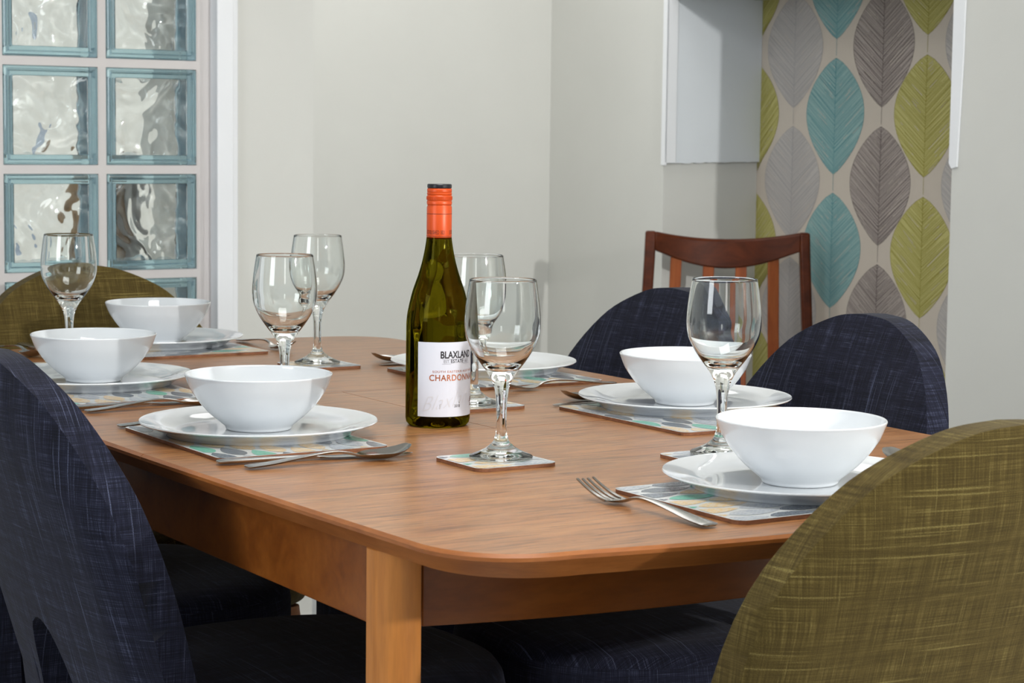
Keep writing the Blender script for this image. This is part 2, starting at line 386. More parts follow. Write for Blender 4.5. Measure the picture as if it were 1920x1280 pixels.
def block_bm(kind, c, r):
    bm = bmesh.new(); a0 = aL + c * PITCH + jt + .0006; a1 = aL + (c + 1) * PITCH - jt - .0006; z0 = zB + r * MZ + jt + .0006; z1 = zB + (r + 1) * MZ - jt - .0006
    if kind == 'rim':
        def ring(ins, y): return [(a0 + ins, y, z0 + ins), (a1 - ins, y, z0 + ins), (a1 - ins, y, z1 - ins), (a0 + ins, y, z1 - ins)]
        secs = [ring(0, WL + .082), ring(0, WL + .010), ring(.003, WL + .006), ring(.009, WL + .007), ring(.0105, WL + .012), ring(.019, WL + .012), ring(.019, WL + .080), ring(.012, WL + .082), ring(0, WL + .082)]
        rs = [[bm.verts.new(p) for p in s] for s in secs[:-1]]; rs.append(rs[0])
        for p, q in zip(rs, rs[1:]):
            for i in range(4): bm.faces.new((p[i], p[(i + 1) % 4], q[(i + 1) % 4], q[i]))
    else:
        i = .0192; box(bm, a0 + i, a1 - i, WL + .012, WL + .019, z0 + i, z1 - i); box(bm, a0 + i, a1 - i, WL + .071, WL + .078, z0 + i, z1 - i)
    return bm
for c in range(4):
    for r in range(6):
        b = meshobj('glass_block', block_bm('rim', c, r), M_RIM, win); bevel(b, .0025, 2, 25)
        meshobj('wavy_pane', block_bm('pane', c, r), M_WAVY, b)
# garden outside, seen blurred through the blocks
bm = bmesh.new(); box(bm, -6, 1.6, 6.6, 6.8, -.1, 3.4); o = meshobj('garden_wall', bm, simple('rendered garden wall', rgb(236, 234, 230), .9), M=ROOM)
tag(o, 'pale rendered wall outside, blurred behind the glass blocks', 'wall')
bm = bmesh.new(); box(bm, -8, 1.65, WL + .3, 12, -.15, -.02); o = struct('floor_outside', bm, simple('pale paving', rgb(205, 200, 190), .9))
random.seed(5)
bm = bmesh.new(); secs = []
for i in range(9):
    z = i * .135; rr = .056; secs.append([(rr * math.cos(k * math.pi / 6) * random.uniform(.93, 1.07), rr * math.sin(k * math.pi / 6), z) for k in range(12)])
loft(bm, secs)
o = meshobj('garden_post', bm, m_wood('weathered brown post', rgb(84, 62, 34), rgb(104, 80, 46), rgb(124, 100, 64), (14, 14, 3), .8), M=Matrix.Translation(al(1.632, 4.32, -.02)))
tag(o, 'brown post outside, showing dark through the lower right glass block', 'post')

# ------------------------------------------------------------------ dining table
TCA, TCL = 1.365, 2.472; ZT = .75
table = thing('dining_table', al(TCA, TCL, 0), TH, 'long extending oak dining table with rounded corners laid for six', 'table')
HX, HY = .468, .965
def outline(off=0., n=14):
    """table edge, local coords, counter-clockwise; off > 0 grows inwards"""
    hx, hy = HX - off, HY - off; r = .105
    sx = lambda y: hx - .027 * y * y
    ey = lambda x: hy - .27 * x * x * (1 if abs(x) < .36 else 1)
    pts = []
    xr = sx(hy - r - .03); cx, cy = xr - r, ey(xr - r) - r
    q = []
    for i in range(9): y = (cy) * i / 8; q.append((sx(y), y))
    x_s = sx(cy)
    cx = x_s - r
    for i in range(1, n): t = (math.pi / 2) * i / n; q.append((cx + r * math.cos(t) ** .9, cy + (ey(cx) - cy) * math.sin(t) ** .9))
    for i in range(9): x = cx * (1 - i / 8); q.append((x, ey(x)))
    right_top = q
    left_top = [(-x, y) for x, y in reversed(q[:-1])]
    left_bot = [(-x, -y) for x, y in q[1:]]
    right_bot = [(x, -y) for x, y in reversed(q[:-1])][:-1] if False else [(x, -y) for x, y in reversed(q[1:-1])]
    return right_top + left_top + left_bot + right_bot
LEAF = [(-1., -.227), (-.227, .188), (.188, 1.)]     # near half, folding leaf, far half (local y)
def clip(poly, axis, lo, hi):
    def half(poly, f):
        out = []
        for i in range(len(poly)):
            p, q = poly[i], poly[(i + 1) % len(poly)]; a, b = f(p), f(q)
            if a >= 0: out.append(p)
            if (a >= 0) != (b >= 0): t = a / (a - b); out.append((p[0] + (q[0] - p[0]) * t, p[1] + (q[1] - p[1]) * t))
        return out
    return half(half(poly, lambda p: p[axis] - lo), lambda p: hi - p[axis])
def top_piece(name, lo, hi, xlo=-1., xhi=1.):
    g = .0006; bm = bmesh.new(); levels = [(.0, ZT, 0), (-.0, ZT, 0), (.0018, ZT, 0)]
    secs = []
    for off, z in ((.004, ZT), (.0, ZT - .003), (.0, ZT - .0065), (.022, ZT - .026)):
        p = outline(off); p = clip(p, 1, lo + g, hi - g); p = clip(p, 0, xlo + (g if xlo > -1 else 0), xhi - (g if xhi < 1 else 0)); secs.append([(x, y, z) for x, y in p])
    n = len(secs[0])
    if any(len(s) != n for s in secs):
        raise RuntimeError('outline mismatch')
    rs = [[bm.verts.new(v) for v in s] for s in secs]
    for a, b in zip(rs, rs[1:]):
        for i in range(n): bm.faces.new((a[i], a[(i + 1) % n], b[(i + 1) % n], b[i])).material_index = 1
    bm.faces.new(rs[0]).material_index = 0; bm.faces.new(rs[-1][::-1]).material_index = 1
    o = meshobj(name, bm, [M_TOP, M_EDGE], table); autosmooth(o, 30); return o
top_piece('tabletop', -1.2, LEAF[0][1]); top_piece('tabletop', LEAF[2][0], 1.2)
top_piece('extension_leaf', LEAF[1][0], LEAF[1][1], -1., .003); top_piece('extension_leaf', LEAF[1][0], LEAF[1][1], .003, 1.)
AX, AYc, AZ0, AZ1 = .411, .760, ZT - .11, ZT - .0262
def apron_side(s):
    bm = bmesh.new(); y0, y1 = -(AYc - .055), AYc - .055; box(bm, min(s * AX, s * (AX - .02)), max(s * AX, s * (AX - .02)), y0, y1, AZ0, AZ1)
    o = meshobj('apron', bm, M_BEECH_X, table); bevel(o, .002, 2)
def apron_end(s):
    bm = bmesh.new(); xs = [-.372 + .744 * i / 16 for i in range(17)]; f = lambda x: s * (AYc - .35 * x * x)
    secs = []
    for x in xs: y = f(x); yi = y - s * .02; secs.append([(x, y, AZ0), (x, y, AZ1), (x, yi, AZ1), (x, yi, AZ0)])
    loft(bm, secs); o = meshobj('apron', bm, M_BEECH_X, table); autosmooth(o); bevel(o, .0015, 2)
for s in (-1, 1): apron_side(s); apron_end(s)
def leg_bm(sx, sy):
    """square leg with a large rounded outer corner; (0,0) is the outer corner"""
    bm = bmesh.new(); secs = []; s0 = .0395
    for z, sc in ((0, .80), (.25, .93), (.5, 1.), (AZ1 - .001, 1.)):
        s = s0 * sc; r = s * .64; p = [(0, 0)]
        p = [(-s, 0)] + [(-r + r * (.82 * math.cos(t) + .18 * (1 - i_ / 10.) * 0 + .18 * (i_ / 10.)), -r + r * (.82 * math.sin(t) + .18 * (1 - i_ / 10.))) for i_, t in [(i, math.pi / 2 - math.pi / 2 * i / 10) for i in range(11)]] + [(0, -s), (-s, -s)]
        off = (s0 - s) * .4
        secs.append([(sx * (x - off), sy * (y - off), z) for x, y in p])
    loft(bm, secs); return bm
for sx in (-1, 1):
    for sy in (-1, 1):
        o = meshobj('leg', leg_bm(sx, sy), M_BEECH_Z, table, M=Matrix.Translation((sx * (AX + .018), sy * (.742), 0))); autosmooth(o, 30); bevel(o, .0015, 2)

# ------------------------------------------------------------------ upholstered chairs (local +x faces the table)
REC = math.tan(R(16)); BX = -.27
prof = [(0, .870), (.05, .866), (.094, .852), (.135, .832), (.162, .811), (.19, .780), (.215, .742), (.230, .70), (.238, .65), (.240, .60)]
def ztop(s):
    s = abs(s)
    for (a, za), (b, zb) in zip(prof, prof[1:]):
        if s <= b: t = (s - a) / (b - a); return za + (zb - za) * t
    return prof[-1][1]
def back_pos(d, s, z):
    """d: 0 front face .. 1 rear face"""
    th_ = .036
    x = BX - (z - .47) * REC * (1 if z > .47 else .35) - d * th_
    x += .028 * (s / .24) ** 2
    return Vector((x, s, z))
def uphol(name, bm, mat, parent, uvf):
    uv = bm.loops.layers.uv.new('uv')
    bmesh.ops.recalc_face_normals(bm, faces=bm.faces[:])
    for f in bm.faces:
        for l in f.loops: l[uv].uv = uvf(l.vert.co, f.normal)
    return meshobj(name, bm, mat, parent)
def chair(mat, label, group, a, l, rz):
    root = thing('dining_chair', al(a, l, 0), rz, label, 'chair', group)
    # backrest with an arched gap low in its middle
    S = sorted({round(q * g_, 5) for q in [.24, .2385, .235, .230, .222, .212, .201, .19, .176, .162, .149, .135, .12, .106, .094, .086, .081, .0803, .079, .077, .0745, .071, .066, .060, .053, .045, .036, .027, .018, .009, 0] for g_ in (-1, 1)})
    def zlo(s):
        s = abs(s)
        return .30 if s >= .081 else .30 + .262 * (1 - (s / .081) ** 2.4) ** .5
    bm = bmesh.new(); NR = 14; g = {}
    ztop_s = cr([(p[0], p[1]) for p in prof], 6)
    def zt(s):
        s = abs(s)
        for (p, zp), (q, zq) in zip(ztop_s, ztop_s[1:]):
            if p <= s <= q: return zp + (zq - zp) * (s - p) / max(q - p, 1e-6)
        return prof[-1][1]
    for i, s in enumerate(S):
        taper = 1.
        for j in range(NR + 1):
            z = zlo(s) + (zt(s) - zlo(s)) * j / NR
            ss = s * (1 - .12 * max(0, (.62 - z) / .32) ** 1.2)
            for d in (0, 1):
                bulge = 0
                pf = back_pos(d, ss, z)
                rel = min(1, (zt(s) - z) / .10, (.24 - abs(s)) / .06, (z - .28) / .16)
                rel = max(rel, 0); pf.x += (.010 if d == 0 else -.022) * math.sin(rel * math.pi / 2)
                g[i, j, d] = bm.verts.new(pf)
    n = len(S)
    for i in range(n - 1):
        for j in range(NR):
            bm.faces.new((g[i, j, 0], g[i + 1, j, 0], g[i + 1, j + 1, 0], g[i, j + 1, 0])); bm.faces.new((g[i, j, 1], g[i, j + 1, 1], g[i + 1, j + 1, 1], g[i + 1, j, 1]))
        bm.faces.new((g[i, NR, 0], g[i + 1, NR, 0], g[i + 1, NR, 1], g[i, NR, 1])); bm.faces.new((g[i, 0, 0], g[i, 0, 1], g[i + 1, 0, 1], g[i + 1, 0, 0]))
    for i in (0, n - 1):
        for j in range(NR): bm.faces.new((g[i, j, 0], g[i, j + 1, 0], g[i, j + 1, 1], g[i, j, 1]))
    o = uphol('backrest', bm, mat, root, lambda c, nn: (c.y, c.z) if abs(nn.x) > .5 else (c.x * 1.0 + 5, c.z + c.y * .6))
    autosmooth(o, 42); bevel(o, .007, 3, 42)
    # seat: rounded cushion
    bm = bmesh.new(); N = 56; rings = []
    def plan(t, k):
        c, s_ = math.cos(t), math.sin(t); e = 2.6
        rx, ry = .235 * k, .232 * k; x = abs(c) ** (2 / e) * (1 if c > 0 else -1) * rx; y = abs(s_) ** (2 / e) * (1 if s_ > 0 else -1) * ry
        return x - .018, y * (1 - .05 * (x / .235))
    for k, z in ((.0, .335), (.6, .335), (.93, .337), (.985, .343), (1., .356), (1., .445), (.985, .462), (.95, .474), (.80, .484), (.55, .488), (.25, .49), (0, .49)):
        if k == 0: rings.append([bm.verts.new((-.018, 0, z))])
        else: rings.append([bm.verts.new((*plan(2 * math.pi * i / N, k), z)) for i in range(N)])
    for p, q in zip(rings, rings[1:]):
        for i in range(N):
            j = (i + 1) % N
            if len(p) == 1: bm.faces.new((p[0], q[i], q[j]))
            elif len(q) == 1: bm.faces.new((p[i], q[0], p[j]))
            else: bm.faces.new((p[i], q[i], q[j], p[j]))
    o = uphol('seat', bm, mat, root, lambda c, nn: (c.x, c.y) if abs(nn.z) > .5 else (math.atan2(c.y, c.x) * .23, c.z)); autosmooth(o, 60)
    for sx, sy in ((1, 1), (1, -1), (-1, 1), (-1, -1)):
        bm = bmesh.new(); secs = []
        x0, y0, x1, y1 = (.15, .15 * sy, .19, .19 * sy) if sx > 0 else (-.235, .16 * sy, -.29, .19 * sy)
        zt_ = .336 if sx > 0 else .301
        for k in range(6):
            t = k / 5; r = .019 - .008 * t; secs.append([(x0 + (x1 - x0) * t + r * math.cos(q * math.pi / 6), y0 + (y1 - y0) * t + r * math.sin(q * math.pi / 6), zt_ * (1 - t)) for q in range(12)])
        loft(bm, secs); o = meshobj('leg', bm, M_CHLEG, root); autosmooth(o, 40)
    return root
GB = 'navy dining chairs around the table'; GG = 'olive dining chairs at the table ends'
chair(M_BLUE, 'navy woven dining chair filling the bottom left corner, seen from behind', GB, 1.15, 2.30, TH)
chair(M_BLUE, 'navy dining chair beyond the nearest left one, only its dark seat showing under the table', GB, 1.13, 2.86, TH)
chair(M_BLUE, 'navy dining chair on the right, in front of the leaf wallpaper', GB, 1.603, 2.29, TH + math.pi - R(4))
chair(M_BLUE, 'navy dining chair in front of the wooden slat-back chair', GB, 1.65, 2.79, TH + math.pi)
chair(M_GREEN, 'olive dining chair at the far table end, below the glass block window', GG, 1.36, 3.28, TH - math.pi / 2)
chair(M_GREEN, 'large olive dining chair back at the near end, bottom right corner', GG, 1.345, 1.74, TH + math.pi / 2)

# ------------------------------------------------------------------ wooden slat-back chair against the wall (local -y faces the room)
wc = thing('wooden_chair', (.548, 5.43, 0), 0, 'dark teak slat-back chair standing against the wall by the wallpapered alcove', 'chair')
def bar(name, pts, hx, hy, mat, parent=wc, bev=.004):
    bm = bmesh.new(); loft(bm, [[(x + sx * hx, y + sy * hy, z) for sx, sy in ((-1, -1), (1, -1), (1, 1), (-1, 1))] for x, y, z in pts])
    o = meshobj(name, bm, mat, parent); autosmooth(o, 35); bevel(o, bev, 3, 40); return o
bm = bmesh.new(); secs = []
for i in range(21):
    t = -1 + 2 * i / 20; x = t * .185; zt_ = .873 - .020 * (1 - t * t); th2 = .050 + .027 * (1 - t * t) ** 1.2; y = .045 * (1 - t * t)
    h = .011; secs.append([(x, y - h, zt_ - .004), (x, y - h * .4, zt_), (x, y + h * .6, zt_), (x, y + h, zt_ - .005), (x, y + h * .9, zt_ - th2), (x, y - h * 1.0, zt_ - th2 + .003)])
loft(bm, secs); o = meshobj('top_rail', bm, M_TEAK, wc); autosmooth(o, 40); bevel(o, .003, 2, 40)
for s in (-1, 1):
    bar('back_post', [(s * .218, .035, 0), (s * .216, .005, .42), (s * .209, -.008, .60), (s * .199, .0, .80), (s * .1965, .006, .874)], .0135, .016, M_TEAK, bev=.006)
    bar('leg', [(s * .225, -.43, 0), (s * .225, -.41, .43)], .017, .017, M_TEAK)
for x, xt in ((-.141, -.128), (-.048, -.043), (.042, .040), (.128, .121)):
    yt = .045 * (1 - (xt / .19) ** 2)
    bar('slat', [(x, .0, .43), ((x + xt) / 2, yt * .8, .62), (xt, yt, .822)], .0145, .006, M_TEAK2, bev=.003)
bm = bmesh.new(); box(bm, -.215, .215, -.42, 0.0, .40, .44); o = meshobj('seat_frame', bm, M_TEAK, wc); bevel(o, .006)
bm = bmesh.new(); box(bm, -.205, .205, -.41, -.02, .4405, .475); o = meshobj('seat_cushion', bm, simple('black vinyl', rgb(30, 28, 28), .5), wc); bevel(o, .015, 4)

# ------------------------------------------------------------------ table setting
MT = .004
def rrect(w, h, r=.012, n=5):
    p = []
    for cx, cy, a0 in ((w / 2 - r, h / 2 - r, 0), (-w / 2 + r, h / 2 - r, 90), (-w / 2 + r, -h / 2 + r, 180), (w / 2 - r, -h / 2 + r, 270)):
        for i in range(n + 1): t = R(a0 + 90 * i / n); p.append((cx + r * math.cos(t), cy + r * math.sin(t)))
    return p
MATM = [M_PAPER, M_CORK, M_YEL, M_LGR, M_DGR, M_TEAL]
def clip_rect(poly, x0, x1, y0, y1): return clip(clip(poly, 0, x0, x1), 1, y0, y1)
def mat_bm(w, h, seed, long=.062, short=.0245):
    """board with a printed pattern of pointed leaves, long axis along local x"""
    bm = bmesh.new(); prism(bm, rrect(w, h), 0, MT, 0, 1, 1); random.seed(seed)
    cols = [2, 4, 2, 5, 3, 2, 4, 3]; ny = int(h / short) + 3
    for j in range(-1, ny):
        cy = -h / 2 + (j + .35) * short
        for i in range(-1, int(w / long) + 3):
            cx = -w / 2 + (i + (.5 if j % 2 else 0) + .2) * long; k = cols[(j * 3 + i * 2 + seed) % 8]; n = 12
            up_ = [(cx - long * .49 + long * .98 * q / n, cy + short * .5 * math.sin(math.pi * (q / n) ** .8) ** .8) for q in range(n + 1)]
            dn = [(x, 2 * cy - y) for x, y in reversed(up_[1:-1])]
            p = clip_rect((up_ + dn)[::-1], -w / 2 + .003, w / 2 - .003, -h / 2 + .003, h / 2 - .003)
            if len(p) > 2:
                try: bm.faces.new([bm.verts.new((x, y, MT + .00025 + .00003 * ((i + j) % 3))) for x, y in p]).material_index = k
                except ValueError: pass
    return bm
def placemat(a, l, rz, label, seed):
    o = meshobj('placemat', mat_bm(.29, .215, seed), MATM, M=Matrix.Translation(al(a, l, ZT + .0002)) @ Matrix.Rotation(rz, 4, 'Z')); tag(o, label, 'placemat', 'leaf-print placemats'); return o
placemat(1.060, 2.292, TH + math.pi / 2, 'placemat under the plate and bowl nearest the left chair', 1)
placemat(1.067, 2.805, TH + math.pi / 2, 'placemat under the second setting along the left table side', 3)
placemat(1.355, 3.283, TH, 'placemat under the far end setting by the olive chair', 2)
placemat(1.646, 2.223, TH - math.pi / 2, 'placemat under the plate and bowl in the middle of the right side', 5)
placemat(1.660, 2.732, TH - math.pi / 2, 'placemat under the plate with no bowl, behind the bottle', 6)
placemat(1.373, 1.676, TH, 'placemat nearest the camera, under the near right plate', 4)
def coaster(a, l, label, seed, hidden=False):
    o = meshobj('coaster', mat_bm(.100, .100, seed, .06, .026) if False else mat_bm(.103, .103, seed, .070, .027), MATM, M=Matrix.Translation(al(a, l, ZT + .0002)) @ Matrix.Rotation(TH, 4, 'Z')); tag(o, label, 'coaster', 'square leaf-print coasters')
coaster(1.222, 2.003, 'square coaster under the front wine glass in the middle of the table', 2)
coaster(1.461, 1.906, 'square coaster half hidden behind the near right plate', 3)
coaster(1.454, 2.437, 'square coaster under the wine glass directly behind the bottle', 5)
coaster(1.485, 2.968, 'square coaster at the back, left of the bottle', 7)
coaster(1.209, 2.517, 'square coaster behind the near left bowl', 8)
coaster(1.135, 3.122, 'square coaster behind the leftmost bowl', 4)

PB = ZT + MT + .0006
def plate_bm():
    rr = .1430; H = .0165; bm = bmesh.new()
    top = cr([(0, .0045), (.06, .0045), (.092, .0049), (.104, .0070), (.120, .0118), (rr - .0025, H - .0006)], 4)
    bot = cr([(rr - .003, H - .0030), (.128, .0100), (.117, .0040), (.1125, .0), (.1095, .0), (.107, .0022), (.06, .0022)], 4)
    lathe(bm, top + [(rr - .0006, H), (rr, H - .0012), (rr - .0010, H - .0024)] + bot + [(0, .0022)], 112); return bm
def bowl_bm():
    z0 = 0; pr = [(.0385, 0), (.0398, .0015), (.0415, .0048), (.0490, .0112), (.0605, .0215), (.0716, .0350), (.081, .0495), (.0868, .0640), (.0885, .0690)]
    out = cr(pr, 4); inn = cr([(.0862, .0692), (.0842, .063), (.078, .0485), (.068, .034), (.056, .0205), (.040, .0105), (.02, .0075), (0, .0070)], 4); bm = bmesh.new()
    lathe(bm, [(q, z * .955) for q, z in [(0, .0015), (.034, .0015), (.036, .0)] + out + [(.0882, .0700), (.0874, .0704)] + inn], 96); return bm
plates = [((-.3037, 2.5353), 'white dinner plate nearest the left chair, carrying a bowl'),
          ((-.5984, 3.0077), 'white dinner plate under the leftmost bowl'),
          ((-.5994, 3.581), 'white dinner plate at the far end under the farthest bowl'),
          ((.2328, 2.8308), 'white dinner plate under the bowl in the middle of the right side'),
          ((-.0433, 3.2476), 'white dinner plate without a bowl, behind the bottle'),
          ((.3006, 2.1824), 'large near white dinner plate at the bottom right')]
bowls = [((-.3037, 2.5353), 'white bowl nearest the left chair, left of the bottle'), ((-.5984 + .003, 3.0077), 'leftmost white bowl, second from the near left'),
         ((-.5994, 3.581), 'farthest white bowl, in front of the far olive chair'), ((.2328, 2.8308), 'white bowl behind the right wine glass'),
         ((.3006, 2.1824), 'white bowl nearest the camera on the right')]
pm = None
for (x, y), lab in plates:
    if pm is None: pm = autosmooth(meshobj('dinner_plate', plate_bm(), M_CER), 50); o = pm
    else: o = pm.copy(); COL.objects.link(o)
    o.location = (x, y, PB); tag(o, lab, 'plate', 'white dinner plates')
pm = None
for (x, y), lab in bowls:
    if pm is None: pm = autosmooth(meshobj('cereal_bowl', bowl_bm(), M_CER), 50); o = pm
    else: o = pm.copy(); COL.objects.link(o)
    o.location = (x, y, PB + .0049); tag(o, lab, 'bowl', 'white bowls')

def glass_bm():
    bm = bmesh.new()
    foot = [(0, .0012), (.030, .0012), (.033, 0), (.0345, 0), (.0356, .0012), (.0356, .0028), (.0335, .0042), (.0270, .0066), (.0180, .0110), (.0105, .0170), (.0082, .0205), (.0076, .0235)]
    stem = cr([(.0076, .0235), (.0060, .030), (.0057, .045), (.0062, .062), (.0078, .076), (.0110, .0865), (.0165, .0960), (.0255, .108), (.0340, .121), (.0400, .134), (.0424, .146), (.0422, .162), (.0400, .182), (.0372, .2000)], 5)
    inn = cr([(.0358, .2000), (.0384, .182), (.0405, .162), (.0406, .147), (.0382, .134), (.0320, .1215), (.0235, .1105), (.0130, .1035), (0, .1015)], 5)
    lathe(bm, foot + stem[1:] + [(.0370, .2007), (.0362, .2008)] + inn, 80); return bm
glasses = [((-.0108, 2.3546), 'wine glass at the front centre, just right of the bottle'), ((.2407, 2.4058), 'wine glass on the right, partly behind the nearest bowl'),
           (tuple(al(1.444, 2.424)[:2]), 'wine glass directly behind the bottle'), ((-.2986, 2.7767), 'wine glass rising behind the near left bowl'),
           ((-.3049, 3.3112), 'wine glass at the back with its foot on a coaster, left of the bottle'), ((-.681, 3.2514), 'leftmost wine glass, in front of the far olive chair')]
pm = None
for (x, y), lab in glasses:
    if pm is None: pm = autosmooth(meshobj('wine_glass', glass_bm(), M_GLASS), 60); o = pm
    else: o = pm.copy(); COL.objects.link(o)
    o.location = (x, y, PB); tag(o, lab, 'wine glass', 'empty wine glasses')

# ---- cutlery, built along local +x from the handle end (x=0), lying on z=0
def strip(bm, secs):
    """secs: (x, zc, halfwidth, thickness, dish): closed cross-sections of a lens-like strip"""
    out = []
    for x, z, w_, t, dish in secs:
        ring = []; m = 10
        for i in range(m + 1): u = -1 + 2 * i / m; ring.append((x, w_ * u, z + dish * u * u + t / 2 * (1 - .5 * u * u)))
        for i in range(m - 1, 0, -1): u = -1 + 2 * i / m; ring.append((x, w_ * u, z + dish * u * u - t / 2 * (1 - .5 * u * u)))
        out.append(ring)
    loft(bm, out)
HAND = [(0, .0020, .0050, .0018, 0), (.0015, .0022, .0085, .0026, 0), (.006, .0026, .0100, .0030, 0), (.03, .0042, .0092, .0030, 0), (.06, .0078, .0070, .0028, 0), (.09, .0108, .0048, .0028, 0), (.110, .0112, .0036, .0032, 0), (.125, .0088, .0034, .0034, 0)]
def spoon_bm():
    bm = bmesh.new(); s = HAND + [(.134, .0060, .0050, .0028, .0008), (.140, .0040, .0105, .0020, .0030), (.148, .0022, .0160, .0016, .0052), (.158, .0012, .0198, .0016, .0066), (.170, .0011, .0208, .0016, .0068), (.182, .0036, .0186, .0016, .0058), (.192, .0078, .0140, .0016, .0040), (.1985, .0125, .0078, .0016, .0020), (.2005, .0145, .0015, .0012, 0)]
    strip(bm, cr(s, 3)); return bm
def fork_bm():
    bm = bmesh.new(); s = HAND + [(.134, .0056, .0050, .0028, .0004), (.141, .0034, .0092, .0022, .0010), (.150, .0020, .0118, .0018, .0012), (.158, .0022, .0122, .0018, .0012)]
    strip(bm, cr(s, 3))
    for k in range(4):
        yc = (k - 1.5) * .0068; secs = []
        for t in [i / 8 for i in range(9)]:
            x = .156 + .052 * t; z = .0020 + .0012 * (yc / .0122) ** 2 + .0145 * t ** 1.5; hw = .0021 * (1 - .45 * t); ht = .0012 * (1 - .4 * t); y = yc * (1 - .04 * t)
            secs.append([(x, y - hw, z - ht), (x, y + hw, z - ht), (x, y + hw, z + ht), (x, y - hw, z + ht)])
        loft(bm, secs)
    return bm
def knife_bm():
    bm = bmesh.new(); s = [(0, .0024, .0052, .0030, 0), (.002, .0027, .0088, .0044, 0), (.012, .0030, .0098, .0054, 0), (.05, .0030, .0080, .0052, 0), (.10, .0030, .0062, .0050, 0), (.112, .0030, .0058, .0046, 0), (.120, .0026, .0088, .0030, 0), (.135, .0018, .0100, .0018, 0), (.19, .0015, .0098, .0014, 0), (.215, .0014, .0078, .0012, 0), (.228, .0012, .0035, .0010, 0), (.231, .0012, .0008, .0008, 0)]
    strip(bm, cr(s, 3)); return bm
PROTO = {}
def cutlery(kind, a, l, ang, label):
    if kind not in PROTO: o = autosmooth(meshobj({'spoon': 'table_spoon', 'fork': 'table_fork', 'knife': 'table_knife'}[kind], {'spoon': spoon_bm, 'fork': fork_bm, 'knife': knife_bm}[kind](), M_STEEL), 50); PROTO[kind] = o
    else: o = PROTO[kind].copy(); COL.objects.link(o)
    o.location = al(a, l, ZT + .0010); o.rotation_euler = (0, 0, TH + ang); tag(o, label, kind, 'stainless steel cutlery')
cutlery('spoon', .957, 2.087, R(-1), 'steel spoon in front of the near left placemat, bowl to the right')
cutlery('knife', .942, 2.130, R(-7), 'steel knife behind the spoon in front of the near left placemat')
cutlery('fork', .953, 2.452, R(0), 'steel fork handle poking out left of the near left plate')
cutlery('spoon', .967, 2.602, R(1), 'steel spoon in front of the leftmost plate, behind the near left plate')
cutlery('knife', .955, 2.637, R(0), 'steel knife beside the leftmost plate, handle by the navy chair')
cutlery('fork', 1.540, 3.385, R(-91), 'steel fork right of the far end placemat')
cutlery('spoon', 1.132, 3.455, R(-90), 'steel spoon at the far left, behind the leftmost bowl')
cutlery('knife', 1.176, 3.470, R(-90), 'steel knife between the far spoon and the far plate')
cutlery('fork', 1.768, 2.562, R(180), 'steel fork in front of the plate with no bowl, right of the bottle')
cutlery('spoon', 1.787, 2.975, R(178), 'steel spoon tip showing left of the bottle by the empty plate')
cutlery('knife', 1.805, 2.935, R(180), 'steel knife tip showing left of the bottle under the empty plate')
cutlery('spoon', 1.788, 2.428, R(180), 'steel spoon pointing left beside the middle right plate')
cutlery('knife', 1.780, 2.392, R(180), 'steel knife beside the middle right placemat')
cutlery('fork', 1.800, 2.052, R(180), 'steel fork behind the right wine glass, only its tines showing')
cutlery('fork', 1.195, 1.569, R(91), 'steel fork nearest the camera, beside the near placemat')
cutlery('spoon', 1.628, 1.612, R(90), 'steel spoon tip showing above the near olive chair back')

# ---- bottle
bot = thing('wine_bottle', (-.0927, 2.6558, ZT + .0005), R(0), 'green white-wine bottle with orange screw cap sleeve and white label', 'bottle')
SHO = [(.0403, .118), (.0402, .128), (.0392, .139), (.0370, .151), (.0333, .1665), (.0295, .178), (.0262, .1875), (.0230, .198), (.0203, .2085), (.0180, .220), (.0160, .2330), (.0150, .245), (.0142, .262), (.0138, .290)]
bm = bmesh.new(); lathe(bm, [(0, .022), (.010, .020), (.020, .010), (.028, .0015), (.0325, 0), (.0365, .0006), (.0395, .004), (.0405, .009), (.0405, .06), (.0404, .105)] + cr(SHO, 4) + [(.0, .290)], 96)
autosmooth(meshobj('bottle_body', bm, M_BOTTLE, bot), 60)
bm = bmesh.new(); lathe(bm, [(.0150, .2340), (.0156, .2342), (.0157, .2370), (.0157, .2735), (.0149, .2750), (.0149, .2760), (.0157, .2772), (.0158, .2800), (.0152, .2812), (.0158, .2824), (.0158, .2870), (.0150, .2882), (.0156, .2893), (.0156, .2910), (.0149, .2918), (.0155, .2928), (.0154, .2958), (.0146, .2968), (.0, .2968)], 72)
sl = autosmooth(meshobj('screw_cap_sleeve', bm, M_ORANGE, bot), 30)
bm = bmesh.new()
for k in range(56):
    t = 2 * math.pi * k / 56; c, s_ = math.cos(t), math.sin(t); M_ = Matrix.Rotation(t, 4, 'Z')
    b2 = bmesh.new(); box(b2, .0156, .0162, -.0004, .0004, .2828, .2866)
    for f in b2.faces: bm.faces.new([bm.verts.new(M_ @ v_.co) for v_ in f.verts])
    b2.free()
meshobj('knurling', bm, M_ORANGE, sl)
bm = bmesh.new(); lathe(bm, [(0, .2969), (.0145, .2969), (.0153, .2978), (.0153, .3012), (.0146, .3022), (.0135, .3020), (.0, .3018)], 64)
autosmooth(meshobj('cap_disc', bm, M_CAPB, bot), 30)
for z in (.2375, .2652):
    bm = bmesh.new(); lathe(bm, [(.01575, z - .0003), (.01590, z - .0002), (.01590, z + .0002), (.01575, z + .0003)], 72)
    meshobj('sleeve_line', bm, M_BROWNINK, sl)
RL = .0407
def ang_pt(th_, r, z): return (r * math.sin(th_), -r * math.cos(th_), z)   # th_ = 0 faces the camera, positive to the right
bm = bmesh.new(); N = 40; a0, a1 = R(-35.5), R(112); ring = []
for i in range(N + 1):
    t = a0 + (a1 - a0) * i / N; ring.append([bm.verts.new(ang_pt(t, r, z)) for r, z in ((RL - .0001, .0145), (RL + .0001, .0145), (RL + .0001, .1075), (RL - .0001, .1075))])
